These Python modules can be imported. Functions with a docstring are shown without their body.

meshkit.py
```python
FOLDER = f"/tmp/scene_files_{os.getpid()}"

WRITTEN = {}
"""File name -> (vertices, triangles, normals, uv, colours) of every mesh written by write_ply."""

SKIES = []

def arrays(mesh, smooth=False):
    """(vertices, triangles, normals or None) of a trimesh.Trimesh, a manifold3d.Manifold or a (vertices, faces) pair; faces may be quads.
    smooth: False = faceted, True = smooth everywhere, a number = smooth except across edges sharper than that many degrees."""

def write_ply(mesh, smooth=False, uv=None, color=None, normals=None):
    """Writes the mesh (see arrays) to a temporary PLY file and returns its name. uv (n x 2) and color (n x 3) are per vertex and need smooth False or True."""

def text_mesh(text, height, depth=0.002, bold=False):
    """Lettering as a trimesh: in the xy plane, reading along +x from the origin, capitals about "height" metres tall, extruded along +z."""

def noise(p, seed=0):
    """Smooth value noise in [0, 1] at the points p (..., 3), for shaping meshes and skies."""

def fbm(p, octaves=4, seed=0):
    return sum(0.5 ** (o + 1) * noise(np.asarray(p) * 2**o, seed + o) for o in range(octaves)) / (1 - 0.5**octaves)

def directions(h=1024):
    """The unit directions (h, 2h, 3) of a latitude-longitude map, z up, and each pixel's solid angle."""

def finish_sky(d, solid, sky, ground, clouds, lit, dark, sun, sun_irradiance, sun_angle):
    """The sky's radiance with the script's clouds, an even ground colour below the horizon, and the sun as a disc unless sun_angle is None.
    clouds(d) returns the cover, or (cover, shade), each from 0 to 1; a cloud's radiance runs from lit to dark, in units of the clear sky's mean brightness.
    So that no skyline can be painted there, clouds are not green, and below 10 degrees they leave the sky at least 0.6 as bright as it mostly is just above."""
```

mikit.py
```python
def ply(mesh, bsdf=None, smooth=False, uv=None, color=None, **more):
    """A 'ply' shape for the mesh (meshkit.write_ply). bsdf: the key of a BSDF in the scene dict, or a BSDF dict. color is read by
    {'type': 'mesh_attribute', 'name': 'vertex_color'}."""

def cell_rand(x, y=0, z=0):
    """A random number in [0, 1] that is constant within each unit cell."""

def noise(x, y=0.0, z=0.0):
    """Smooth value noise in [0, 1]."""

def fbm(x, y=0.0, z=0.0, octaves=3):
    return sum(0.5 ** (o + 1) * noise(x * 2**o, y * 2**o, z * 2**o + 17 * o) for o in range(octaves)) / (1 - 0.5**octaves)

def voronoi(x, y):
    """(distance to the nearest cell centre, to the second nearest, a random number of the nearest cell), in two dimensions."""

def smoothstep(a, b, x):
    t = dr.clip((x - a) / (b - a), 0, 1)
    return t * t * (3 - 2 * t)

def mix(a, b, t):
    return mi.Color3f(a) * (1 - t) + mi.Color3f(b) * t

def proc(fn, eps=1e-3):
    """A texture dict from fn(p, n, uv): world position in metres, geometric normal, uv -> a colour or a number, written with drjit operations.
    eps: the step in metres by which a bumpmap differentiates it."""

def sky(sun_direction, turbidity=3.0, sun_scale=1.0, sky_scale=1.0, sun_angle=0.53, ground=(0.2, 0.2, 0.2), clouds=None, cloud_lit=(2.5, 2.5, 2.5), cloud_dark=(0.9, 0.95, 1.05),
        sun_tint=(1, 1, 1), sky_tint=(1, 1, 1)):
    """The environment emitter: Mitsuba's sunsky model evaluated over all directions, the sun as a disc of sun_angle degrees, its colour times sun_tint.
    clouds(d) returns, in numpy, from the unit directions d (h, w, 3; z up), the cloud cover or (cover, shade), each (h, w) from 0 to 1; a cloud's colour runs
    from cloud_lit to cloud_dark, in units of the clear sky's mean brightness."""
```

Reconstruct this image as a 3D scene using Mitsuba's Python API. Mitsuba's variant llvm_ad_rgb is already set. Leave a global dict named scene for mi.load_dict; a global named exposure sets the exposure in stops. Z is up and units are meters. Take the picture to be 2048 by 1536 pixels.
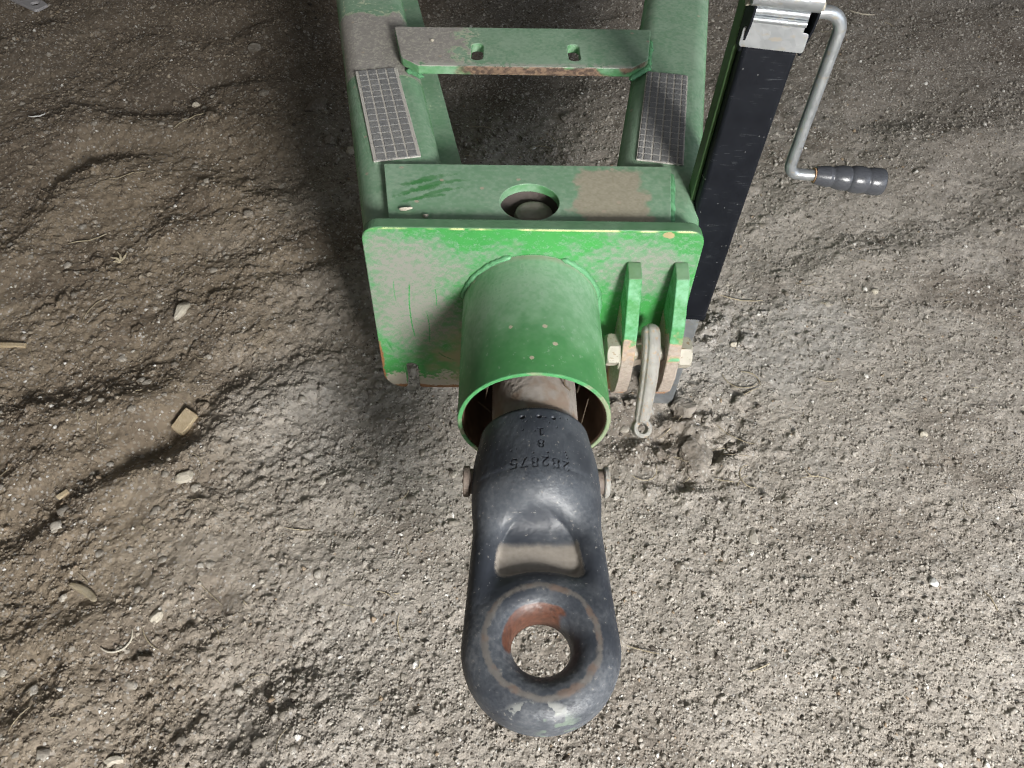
import math, random
import numpy as np, trimesh, mitsuba as mi, mikit, meshkit
import drjit as dr
import manifold3d as m3
from scipy.spatial import cKDTree
from scipy.ndimage import gaussian_filter
from shapely.geometry import Polygon, Point, box as sbox
from shapely.ops import unary_union
from mikit import proc, noise, fbm, voronoi, cell_rand, smoothstep, mix, ply

T4 = mi.ScalarTransform4f
H = 0.40                      # height of the hitch plate's top edge above the dirt; all drawbar parts are built from that edge
rng = np.random.default_rng(7)
random.seed(7)

# ------------------------------------------------------------------ camera, light, exposure
CAM = np.array([-0.04334, -0.69916, 0.56135 + H])
FWD = np.array([0.02193, 0.63976, -0.76826]); UPV = np.array([-0.00902, 0.76854, 0.63973])
exposure = 0.84

def rect_light(center, target, w, h, rgb):
    c = np.array(center, float)
    return {'type': 'rectangle', 'to_world': T4().look_at(origin=list(map(float, c)), target=list(map(float, target)), up=[0, 0, 1]) @ T4().scale([w / 2, h / 2, 1]),
            'emitter': {'type': 'area', 'radiance': {'type': 'rgb', 'value': list(rgb)}}, 'bsdf': {'type': 'diffuse', 'reflectance': {'type': 'rgb', 'value': [.5, .5, .5]}}}

scene = {
    'camera': {'type': 'perspective', 'fov': 67.498, 'fov_axis': 'x', 'near_clip': 0.02, 'far_clip': 60.0,
               'to_world': T4().look_at(origin=list(CAM), target=list(CAM + FWD), up=list(UPV))},
    'shed_light': {'type': 'constant', 'radiance': {'type': 'rgb', 'value': [.054, .0525, .050]}},
    'daylight_opening': rect_light((.74, -2.02, 1.22), (0, 0, .2), .45, .45, (76, 74.4, 71.5)),
    'side_fill': rect_light((3.0, -1.9, 1.55), (0, .0, .2), 2.6, 2.3, (1.0, 1.09, 1.24)),  # added fill panel, brings cool highlights from the right
}
labels = {'daylight_opening': {'label': 'bright daylight opening high behind the camera', 'category': 'opening', 'kind': 'structure'},
          'side_fill': {'label': 'broad fill light added to the right of the camera', 'category': 'side_fill', 'kind': 'structure'}}

# ------------------------------------------------------------------ mesh helpers
def cat(*ms):
    return trimesh.util.concatenate([m for m in ms if m is not None])

def to_tm(man):
    m = man.to_mesh()
    return trimesh.Trimesh(np.array(m.vert_properties[:, :3]), np.array(m.tri_verts), process=False)

def to_man(tm):
    return m3.Manifold(m3.Mesh(np.asarray(tm.vertices, np.float32), np.asarray(tm.faces, np.uint32)))

def outward(m):
    if m.volume < 0:
        m.invert()
    return m

def ring_pts(r, keep=None):
    p = np.array(r.coords)[:-1]
    d = np.linalg.norm(p - np.roll(p, 1, 0), axis=1)
    return p[d > 1e-6]

def bevel_plate(poly, t, b=.001, seg=3):
    """poly (shapely) extruded from w=0 to t with rounded rims; returns a mesh in (u, v, w)."""
    from shapely.geometry.polygon import orient
    poly = orient(poly, 1.0)
    V, F, n0 = [], [], 0
    prof = [(b * (1 - math.sin(k / seg * math.pi / 2)), b * (1 - math.cos(k / seg * math.pi / 2))) for k in range(seg + 1)]
    prof = prof + [(i, t - w) for i, w in prof[::-1]]
    caps = []
    for r in [poly.exterior, *poly.interiors]:
        p = ring_pts(r)
        e = np.roll(p, -1, 0) - p
        e /= np.linalg.norm(e, axis=1, keepdims=True)
        nrm = np.stack([-e[:, 1], e[:, 0]], 1)
        a, c = np.roll(nrm, 1, 0), nrm
        mit = (a + c) / np.maximum(1 + (a * c).sum(1, keepdims=True), .35)
        n = len(p)
        for i, w in prof:
            q = p + mit * i
            V.append(np.column_stack([q, np.full(n, w)]))
        k = len(prof)
        j = np.arange(n); jn = (j + 1) % n
        for s in range(k - 1):
            A, B = n0 + s * n, n0 + (s + 1) * n
            F += [np.stack([A + j, A + jn, B + jn], 1), np.stack([A + j, B + jn, B + j], 1)]
        caps.append(p + mit * b)
        n0 += k * n
    cp = Polygon(caps[0], caps[1:])
    cv, cf = trimesh.creation.triangulate_polygon(cp, engine='earcut')
    cv, cf = np.asarray(cv)[:, :2], np.asarray(cf)
    V += [np.column_stack([cv, np.zeros(len(cv))]), np.column_stack([cv, np.full(len(cv), t)])]
    ar = np.cross(cv[cf[:, 1]] - cv[cf[:, 0]], cv[cf[:, 2]] - cv[cf[:, 0]])
    cf = np.where((ar < 0)[:, None], cf[:, ::-1], cf)
    F += [cf[:, ::-1] + n0, cf + n0 + len(cv)]
    m = trimesh.Trimesh(np.vstack(V), np.vstack(F), process=False)
    m.merge_vertices(digits_vertex=7)
    return m

def remap(m, u, v, w, o=(0, 0, 0)):
    m = m.copy()
    M = np.stack([u, v, w], 1).astype(float)
    m.vertices = m.vertices @ M.T + np.array(o, float)
    if np.linalg.det(M) < 0:
        m.invert()
    return m

def rrect(w, h, r, cx=0, cy=0, n=6):
    return sbox(cx - w / 2 + r, cy - h / 2 + r, cx + w / 2 - r, cy + h / 2 - r).buffer(r, quad_segs=n)

def rbox(sx, sy, sz, r=.002, c=(0, 0, 0)):
    s = m3.Manifold.sphere(r, 12)
    pts = [s.translate([a * (sx / 2 - r), b * (sy / 2 - r), d * (sz / 2 - r)]) for a in (-1, 1) for b in (-1, 1) for d in (-1, 1)]
    return to_tm(m3.Manifold.batch_hull(pts).translate(list(c)))

def lathe(prof, n=96, axis='z', o=(0, 0, 0)):
    """closed profile [(r, h)...] turned round an axis."""
    p = np.array(prof, float); k = len(p)
    a = np.arange(n) * 2 * np.pi / n
    V = np.stack([p[None, :, 0] * np.cos(a)[:, None], p[None, :, 0] * np.sin(a)[:, None], np.broadcast_to(p[None, :, 1], (n, k))], -1).reshape(-1, 3)
    i, j = np.meshgrid(np.arange(n), np.arange(k), indexing='ij')
    i2, j2 = (i + 1) % n, (j + 1) % k
    F = np.vstack([np.stack([i * k + j, i2 * k + j, i2 * k + j2], -1).reshape(-1, 3), np.stack([i * k + j, i2 * k + j2, i * k + j2], -1).reshape(-1, 3)])
    m = trimesh.Trimesh(V, F, process=False)
    m.merge_vertices(digits_vertex=7)
    m.update_faces(m.nondegenerate_faces())
    if axis == 'y':
        m.vertices = m.vertices[:, [0, 2, 1]] * [1, -1, 1]
    if axis == 'x':
        m.vertices = m.vertices[:, [2, 0, 1]]
    outward(m)
    m.vertices = m.vertices + np.array(o, float)
    return m

def sweep(pts, rad, n=10, squash=None, jitter=0, seed=0):
    """a tube with rounded closed ends along a polyline, radius per point."""
    p = np.asarray(pts, float); k = len(p)
    rad = np.broadcast_to(rad, (k,)).astype(float)
    t = np.gradient(p, axis=0); t /= np.linalg.norm(t, axis=1, keepdims=True) + 1e-12
    ref = np.array([0, 0, 1.0]) if abs(t[:, 2]).max() < .9 else np.array([0, 1.0, 0]) if abs(t[:, 1]).max() < .9 else np.array([1.0, .2, .1])
    a = np.cross(t, ref); a /= np.linalg.norm(a, axis=1, keepdims=True) + 1e-12
    b = np.cross(a, t)
    ang = np.arange(n) * 2 * np.pi / n
    sq = 1 if squash is None else squash
    r = rad[:, None] * np.ones((k, n))
    if jitter:
        g = np.random.default_rng(seed)
        r = r * (1 + jitter * g.normal(size=(k, n)))
    V = p[:, None] + r[..., None] * (np.cos(ang)[None, :, None] * a[:, None] + sq * np.sin(ang)[None, :, None] * b[:, None])
    V = np.vstack([V.reshape(-1, 3), p[:1] - t[:1] * rad[0] * .3, p[-1:] + t[-1:] * rad[-1] * .3])
    i, j = np.meshgrid(np.arange(k - 1), np.arange(n), indexing='ij'); j2 = (j + 1) % n
    F = [np.stack([i * n + j, i * n + j2, (i + 1) * n + j2], -1).reshape(-1, 3), np.stack([i * n + j, (i + 1) * n + j2, (i + 1) * n + j], -1).reshape(-1, 3)]
    jj = np.arange(n)
    F += [np.stack([np.full(n, k * n), (jj + 1) % n, jj], 1), np.stack([np.full(n, k * n + 1), (k - 1) * n + jj, (k - 1) * n + (jj + 1) % n], 1)]
    return outward(trimesh.Trimesh(V, np.vstack(F), process=False))

def arc(c, r, a0, a1, n, e1, e2):
    a = np.linspace(a0, a1, n)
    return np.array(c) + r * (np.cos(a)[:, None] * np.array(e1) + np.sin(a)[:, None] * np.array(e2))

def hexbolt(af, h, axis_pt, sign, cham=.12):
    """hex head along x with chamfered corners."""
    R = af / math.sqrt(3)
    hexa = m3.Manifold.cylinder(h, R, R, 6)
    lat = lathe([(0, 0), (R * 1.02, 0), (R * 1.02, h * .8), (R * .87, h), (0, h)], 48)
    m = to_tm(hexa.rotate([0, 0, 0]) ^ to_man(lat))
    m.vertices = m.vertices[:, [2, 0, 1]] * [sign, 1, 1]
    outward(m)
    m.vertices = m.vertices + np.array(axis_pt)
    return m

def surface_nets(f, lo, hi, step):
    lo, hi = np.array(lo, float), np.array(hi, float)
    n = np.ceil((hi - lo) / step).astype(int) + 1
    g = [lo[k] + step * np.arange(n[k]) for k in range(3)]
    X, Y, Z = np.meshgrid(*g, indexing='ij')
    D = f(X, Y, Z)
    c = tuple(slice(0, m - 1) for m in n)
    def S(i, j, k, A): return A[i:A.shape[0] - 1 + i, j:A.shape[1] - 1 + j, k:A.shape[2] - 1 + k]
    corners = [(i, j, k) for i in (0, 1) for j in (0, 1) for k in (0, 1)]
    neg = sum((S(*q, D) < 0).astype(int) for q in corners)
    act = (neg > 0) & (neg < 8)
    idx = np.full(act.shape, -1); idx[act] = np.arange(act.sum())
    I = np.argwhere(act)
    acc = np.zeros((len(I), 3)); cnt = np.zeros(len(I))
    for qa in corners:
        for ax in range(3):
            if qa[ax]: continue
            qb = list(qa); qb[ax] = 1
            da = D[I[:, 0] + qa[0], I[:, 1] + qa[1], I[:, 2] + qa[2]]; db = D[I[:, 0] + qb[0], I[:, 1] + qb[1], I[:, 2] + qb[2]]
            cr = (da < 0) != (db < 0)
            t = np.where(cr, da / np.where(cr, da - db, 1), 0)
            pt = np.tile(np.array(qa, float), (len(I), 1)); pt[:, ax] += t
            acc[cr] += pt[cr]; cnt[cr] += 1
    V = lo + step * (I + acc / cnt[:, None])
    F = []
    for ax in range(3):
        u, v = (ax + 1) % 3, (ax + 2) % 3
        sl0 = [slice(1, -1)] * 3; sl0[ax] = slice(0, -1)
        sl1 = [slice(1, -1)] * 3; sl1[ax] = slice(1, None)
        A, B = D[tuple(sl0)] < 0, D[tuple(sl1)] < 0
        E = np.argwhere(A != B); fl = A[tuple(E.T)]
        E = E + [0 if k == ax else 1 for k in range(3)]
        def cell(du, dv):
            q = E.copy(); q[:, u] -= du; q[:, v] -= dv
            return idx[q[:, 0], q[:, 1], q[:, 2]]
        a, b, c_, d = cell(1, 1), cell(0, 1), cell(0, 0), cell(1, 0)
        q = np.where(fl[:, None], np.stack([a, b, c_, d], 1), np.stack([d, c_, b, a], 1))
        F += [q[:, [0, 1, 2]], q[:, [0, 2, 3]]]
    return outward(trimesh.Trimesh(V, np.vstack(F), process=False))

def smin(a, b, k):
    h = np.clip(.5 + .5 * (b - a) / k, 0, 1)
    return b * (1 - h) + a * h - k * h * (1 - h)

def numbered(key):
    if key not in scene and not any(k.startswith(key + '__') for k in scene): return key
    n = 1
    while f'{key}_{n:03d}' in scene or any(k.startswith(f'{key}_{n:03d}__') for k in scene): n += 1
    return f'{key}_{n:03d}'

def add(name, mesh, bsdf, parent=None, smooth=35, label=None, category=None, group=None, kind=None, lift=H, fixed=None):
    key = fixed or numbered(f'{parent}__{name}' if parent else name)
    m = mesh.copy()
    m.vertices = m.vertices + [0, 0, lift]
    scene[key] = ply(m, bsdf, smooth=smooth)
    tag(key, label, category, group, kind)
    return key

def tag(key, label=None, category=None, group=None, kind=None):
    d = {k: v for k, v in (('label', label), ('category', category), ('group', group), ('kind', kind)) if v}
    if d: labels[key] = d

# ------------------------------------------------------------------ materials
C = mi.Color3f
def rgb(*v): return {'type': 'rgb', 'value': list(v)}
def blob(x, y, cx, cy, rx, ry): return dr.exp(-(dr.square((x - cx) / rx) + dr.square((y - cy) / ry)))
def stain(m, nz, sharp=.12): return smoothstep(.5 - sharp, .5 + sharp, m + (nz - .5) * .9)

CLEAN, DUSTY, TAN, LIME, RUST = (.042, .245, .055), (.155, .30, .175), (.33, .295, .235), (.60, .66, .30), (.30, .115, .04)

def scratches(u, v, ang, dens, seed, wid=.06):
    """sparse thin curved strokes"""
    w = fbm(u * 14 + seed, v * 14, 2.0 + seed, octaves=2) * .9
    a = u * math.cos(ang) + v * math.sin(ang); b = -u * math.sin(ang) + v * math.cos(ang)
    b = b * dens + w * 3
    cell = dr.floor(b); fr = dr.abs(b - cell - .5)
    seg = noise(a * 22 + cell_rand(cell, seed) * 90, cell * 7.3 + seed, 1.5)
    return dr.select(fr < wid, smoothstep(.72, .80, seg), 0.0)

def plate_color(p, n, uv):
    x, y, z = p.x, p.y, p.z - H
    f1 = fbm(x * 45, y * 45, z * 45, octaves=4); f2 = fbm(x * 260, y * 260, z * 260, octaves=3); f3 = noise(x * 900, y * 900, z * 900)
    big = fbm(x * 12 + 3, y * 12, z * 12, octaves=3)
    c = mix(CLEAN, (.05, .36, .06), big)
    front = smoothstep(-.3, -.8, n.y)
    # pale film of dust, thickest in the lower left field
    film = blob(x, z, -.150, -.140, .065, .075) * .80 + blob(x, z, .130, -.055, .080, .055) * .60 + blob(x, z, -.165, -.045, .06, .05) * .50 + blob(x, z, -.06, -.05, .10, .04) * .28 + .12
    f4 = fbm(x * 190, y * 190, z * 190, octaves=3)
    haze = smoothstep(.08, .95, film + (f1 - .5) * .5 + (f4 - .5) * .35)
    c = mix(c, mix((.105, .31, .145), (.235, .28, .225), haze), .16 + .64 * smoothstep(.0, .55, haze))
    fm = stain(film * .60 + (f4 - .5) * .65 + .09, f2 * .45 + f3 * .55, .24)
    c = mix(c, mix((.19, .34, .22), (.295, .28, .26), smoothstep(.2, .8, haze)), fm * .80)
    # thin cream band along the foot of the plate, rust on its lowest rim
    low = smoothstep(-.238, -.279, z + (f1 - .5) * .035)
    c = mix(c, (.46, .43, .35), stain(low * .95, f2, .2) * front)
    tanm = blob(x, z, -.085, -.225, .055, .055)
    c = mix(c, (.36, .28, .17), stain(tanm * .8, f1, .3) * .75)
    low2 = blob(x, z, .145, -.23, .06, .055)
    c = mix(c, (.42, .37, .30), stain(low2 * 1.1, f2 * .5 + f1 * .5, .22))
    rim = smoothstep(-.2755, -.284, z + (f1 - .5) * .014) + smoothstep(-.15, -.21, z) * smoothstep(.193, .1985, dr.abs(x) + (f1 - .5) * .004)
    c = mix(c, mix((.20, .09, .045), (.36, .19, .085), f2), stain(rim * .75, f1 * .5 + f2 * .5, .15))
    # worn lime line on the upper edge, chip at the right
    edge = smoothstep(-.0040, -.0016, z) * front
    c = mix(c, LIME, edge * smoothstep(.35, .55, f1))
    chip = stain(blob(x, z, .157, -.006, .010, .006) * .95, f4 * .6 + f1 * .4, .08)
    c = mix(c, (.46, .34, .19), chip * .85)
    for x0, z0, ln, cv, wd in ((-.1530, -.135, .052, 1.4, .0011), (-.1300, -.165, .030, -2.2, .0008), (-.1700, -.100, .018, 3.0, .0006), (-.118, -.110, .016, -3.0, .0007)):
        dz = z - z0
        ds = dr.abs(x - x0 - cv * dz * dz) + (f3 - .5) * wd * .8
        c = mix(c, mix((.035, .22, .05), (.10, .38, .14), f1), smoothstep(wd, wd * .4, ds) * smoothstep(ln, ln * .8, dr.abs(dz)) * front)
    # scratches down to clean paint
    sc = dr.maximum(scratches(x, z, .25, 34, 3.0), scratches(x, z, -.5, 28, 11.0, .05))
    c = mix(c, (.03, .20, .05), sc * .75 * front)
    # upward faces carry grey film
    c = mix(c, mix((.075, .19, .09), (.15, .25, .16), f1), smoothstep(.45, .8, n.z))
    return c

def lug_color(p, n, uv):
    x, y, z = p.x, p.y, p.z - H
    f1 = fbm(x * 60, y * 60, z * 60, octaves=4); f2 = fbm(x * 300, y * 300, z * 300, octaves=3)
    c = mix(CLEAN, (.16, .40, .22), smoothstep(.3, .75, f1 * .7 + f2 * .3))
    bare = smoothstep(-.100, -.165, z + (f1 - .5) * .12)
    edge = dr.exp(-dr.square((bare - .5) / .16))
    c = mix(c, mix((.26, .20, .165), (.44, .395, .34), f2), smoothstep(.42, .5, bare))
    c = mix(c, (.50, .31, .18), edge * .5)
    c = mix(c, mix(RUST, (.55, .24, .07), f2), smoothstep(-.215, -.25, z + (f1 - .5) * .05) * .85)
    c = mix(c, (.17, .23, .15), smoothstep(.5, .8, n.z) * .7)
    return c

def frame_color(p, n, uv):
    x, y, z = p.x, p.y, p.z - H
    f1 = fbm(x * 38, y * 38, z * 38, octaves=4); f2 = fbm(x * 230, y * 230, z * 230, octaves=3); big = fbm(x * 9, y * 9 + 5, z * 9, octaves=3)
    up = smoothstep(.15, .75, n.z)
    clean = mix(CLEAN, (.035, .24, .05), big)
    film = mix((.22, .385, .245), (.36, .50, .375), smoothstep(.3, .7, f1 * .35 + big * .3 + f2 * .35))
    c = mix(clean, film, (up * .92 + (1 - up) * (.30 + .45 * smoothstep(.4, .7, f1))) * (1 - .35 * smoothstep(.05, -.16, y)))
    top = dr.select(y > .017, 1.0, 0.0)
    # grey bare patch where feet rub: left beam and left end of the rear cross bar
    patch = dr.select(z > -.045, 1.0, 0.0) * smoothstep(.365, .39, y + (f1 - .5) * .05) * smoothstep(.60, .555, y + (f1 - .5) * .06) * smoothstep(-.055, -.14, x + (f1 - .5) * .10)
    pm = stain(patch * .92, f1 * .35 + f2 * .65, .10) * up
    halo = stain(patch * .95 + .10, f1 * .3 + f2 * .7, .07) * smoothstep(.04, .3, patch) * up
    chips = smoothstep(.66, .70, f2 * .75 + f1 * .25 + patch * .08) * smoothstep(-.02, -.12, x) * smoothstep(.33, .38, y) * up
    c = mix(c, (.60, .64, .46), dr.maximum(halo * (1 - pm), chips) * .85)
    speck = smoothstep(.60, .66, noise(x * 520, y * 520, 3.0) * .5 + f2 * .5) * patch * up
    c = mix(c, mix((.32, .30, .275), (.47, .445, .41), f2), pm)
    c = mix(c, (.55, .54, .46), speck * .7)
    # dried mud field on the cross plate
    mud = smoothstep(.045, .068, x + (f1 - .5) * .04) * smoothstep(.155, .125, x + (f1 - .5) * .05) * smoothstep(.150, .12, y) * top * smoothstep(.012, .03, y) * smoothstep(.24, .2, y)
    c = mix(c, mix((.36, .325, .24), (.50, .455, .355), f2 * .6 + noise(x * 420, y * 420, 1.0) * .4), stain(mud, f1 * .5 + f2 * .5, .30) * up * .95)
    # wiped strokes with cleaner paint on the cross plate
    for cx, cy, ln, wd, an in ((-.128, .112, .034, .006, .42), (-.120, .100, .040, .005, .40), (-.138, .090, .036, .0055, .36), (-.118, .084, .036, .004, .42), (-.145, .104, .020, .005, .3), (-.132, .074, .030, .004, .30)):
        a_ = (x - cx) * math.cos(an) + (y - cy) * math.sin(an); b_ = -(x - cx) * math.sin(an) + (y - cy) * math.cos(an)
        e_ = dr.square(a_ / ln) + dr.square((b_ + 4 * a_ * a_) / wd) + (f2 - .5) * 1.6 + (f1 - .5) * .8
        c = mix(c, (.05, .235, .06), smoothstep(1.25, .2, e_) * top * up * .62)
    # pale dust along the front edge of the rear bar
    c = mix(c, (.50, .50, .45), smoothstep(.394, .382, y + (f1 - .5) * .016) * dr.select(z > -.0075, 1.0, 0.0) * smoothstep(.36, .37, y) * smoothstep(.45, .6, f2 * .5 + f1 * .5 + .08) * up * .8)
    # front lip of the cross bars: rust with flakes of fresh paint
    lip = smoothstep(-.4, -.8, n.y) * smoothstep(.30, .34, y) * smoothstep(.42, .4, y)
    c = mix(c, mix((.10, .07, .055), (.28, .19, .13), smoothstep(.35, .65, f2 * .6 + f1 * .4)), lip * smoothstep(.40, .50, noise(x * 34 + 8, z * 40, 3.0) * .6 + f1 * .4) * smoothstep(-.115, -.09, x + (f1 - .5) * .03))
    # sleeve: lower half cleaner and greener, arc scuffs
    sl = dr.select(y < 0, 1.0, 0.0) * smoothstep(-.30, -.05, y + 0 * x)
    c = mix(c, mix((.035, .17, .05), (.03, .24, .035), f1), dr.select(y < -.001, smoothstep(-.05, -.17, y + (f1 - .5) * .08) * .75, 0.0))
    th = dr.atan2(z + .1237, x) * .0857
    sl_ = dr.select((y < -.001) & (n.z > -.3), 1.0, 0.0)
    c = mix(c, (.03, .16, .05), sl_ * scratches(th, y, .8, 46, 5.0, .06) * .7)
    c = mix(c, (.03, .17, .05), sl_ * scratches(th, y, -.35, 60, 15.0, .07) * .6)
    c = mix(c, (.30, .40, .30), sl_ * scratches(th, y, .2, 80, 25.0, .05) * .7)
    c = mix(c, (.22, .36, .24), sl_ * smoothstep(.64, .70, f2 * .7 + f1 * .3) * .6)
    c = mix(c, (.36, .34, .27), sl_ * smoothstep(.012, .002, -y + (f1 - .5) * .012) * .7)
    # specks of dried mud
    a, b, r = voronoi(x * 42 + z * 20, y * 42 + z * 17)
    c = mix(c, (.50, .42, .33), smoothstep(.11, .07, a / (.25 + r)) * dr.select(r > .90, 1.0, 0.0) * up * .8)
    # thin worn line at the mouth of the sleeve
    c = mix(c, mix((.10, .36, .15), (.40, .36, .28), smoothstep(.40, .55, f1 + x * 1.6)), dr.select((y < -.1838) & (y > -.20), .55, 0.0))
    return c

def rust_in(p, n, uv):
    f = fbm(p.x * 70, p.y * 70, p.z * 70, octaves=4)
    return mix((.045, .028, .02), (.13, .085, .055), f)

def eye_color(p, n, uv):
    x, y, z = p.x, p.y + .441, p.z - H + .124
    f1 = fbm(x * 60, y * 60, z * 60, octaves=4); f2 = fbm(x * 330, y * 330, z * 330, octaves=3); f3 = noise(x * 700, y * 700, z * 700)
    r = dr.sqrt(x * x + y * y)
    up = smoothstep(.2, .8, n.z)
    f0 = fbm(x * 22 + 4, y * 22, z * 22, octaves=3)
    c = mix((.026, .031, .041), (.060, .069, .082), smoothstep(.3, .7, f0))
    c = mix(c, (.15, .157, .168), .85 * smoothstep(.30, .66, f0) * smoothstep(.32, .74, f2 * .55 + f1 * .45) * (.35 + .5 * up) * (.35 + .65 * smoothstep(.20, .02, y)))
    c = mix(c, (.20, .19, .175), smoothstep(.70, .74, f2 * .65 + f3 * .35) * .7)
    # worn ring left by the coupling jaw
    ring = dr.exp(-dr.square((r - .0505 + (f1 - .5) * .006) / .0042)) * smoothstep(0, .5, n.z)
    c = mix(c, mix((.15, .137, .122), (.15, .105, .08), smoothstep(.48, .62, f1)), stain(ring * (.45 + .7 * f0), f2 * .55 + f1 * .45, .25) * .75)
    # rust in the throat of the eye
    thr = smoothstep(.039, .032, r + (f1 - .5) * .008)
    back = smoothstep(.000, .022, y - x * .6)
    c = mix(c, mix((.045, .023, .016), (.135, .052, .031), f2), stain(thr * (.05 + .95 * back), f1, .2))
    # dust settled in the pocket
    pk = smoothstep(.110, .086, y + .022 * (f1 - .5) + .012 * (f2 - .5)) * smoothstep(.100, .107, dr.sqrt(x * x + dr.square(y + .040))) * smoothstep(.050, .034, dr.abs(x) + (f1 - .5) * .006) * smoothstep(.04, .055, y) * smoothstep(.0205, .0145, z + (f1 - .5) * .004)
    c = mix(c, mix((.25, .222, .19), (.36, .325, .28), f2), stain(pk, f1 * .4 + f2 * .6, .30) * .95)
    # pale smears and a trace of green near the nose
    sm = smoothstep(.50, .62, noise(x * 190, y * 60, 2.0) + (f2 - .5) * .3) * blob(x, y, -.006, -.059, .026, .006)
    c = mix(c, (.24, .245, .23), smoothstep(.2, .6, sm) * .75)
    gr = smoothstep(.6, .66, noise(x * 200, y * 150, z * 150)) * smoothstep(-.058, -.068, y) * smoothstep(-.01, .004, x) * smoothstep(.035, .02, x)
    c = mix(c, (.22, .30, .20), gr * .35)
    return c

def shaft_color(p, n, uv):
    x, y, z = p.x, p.y, p.z - H
    f1 = fbm(x * 50, y * 50, z * 50, octaves=4); f2 = fbm(x * 260, y * 260, z * 260, octaves=3)
    c = mix((.27, .24, .21), (.36, .33, .295), f2)
    c = mix(c, (.24, .165, .115), .8 * smoothstep(.50, .74, f1 + smoothstep(-.13, -.19, y) * .22 - .07) * .85)
    return c

def galv_color(p, n, uv):
    a, b, r = voronoi(p.x * 130 + p.z * 60, p.z * 110 + p.y * 90)
    f = fbm(p.x * 60, p.y * 60, p.z * 60, octaves=3)
    c = mix((.30, .325, .345), (.50, .525, .55), r * .3 + f * .7)
    return mix(c, (.46, .40, .30), smoothstep(.62, .75, fbm(p.x * 150 + 9, p.y * 150, p.z * 220, octaves=3)) * .5)

def black_tube_color(p, n, uv):
    x, y, z = p.x, p.y, p.z
    f = fbm(x * 60, y * 60, z * 40, octaves=3)
    a, b, r = voronoi(x * 190 + 7, z * 150 + y * 50)
    c = mix((.006, .007, .010), (.013, .015, .020), f)
    c = mix(c, (.30, .30, .29), smoothstep(.14, .08, a) * dr.select(r > .965, 1.0, 0.0) * .6)
    st = smoothstep(.78, .82, noise(x * 90, y * 300, z * 900)) * smoothstep(.45, .7, f)
    return mix(c, (.06, .065, .07), st * .7)

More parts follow.
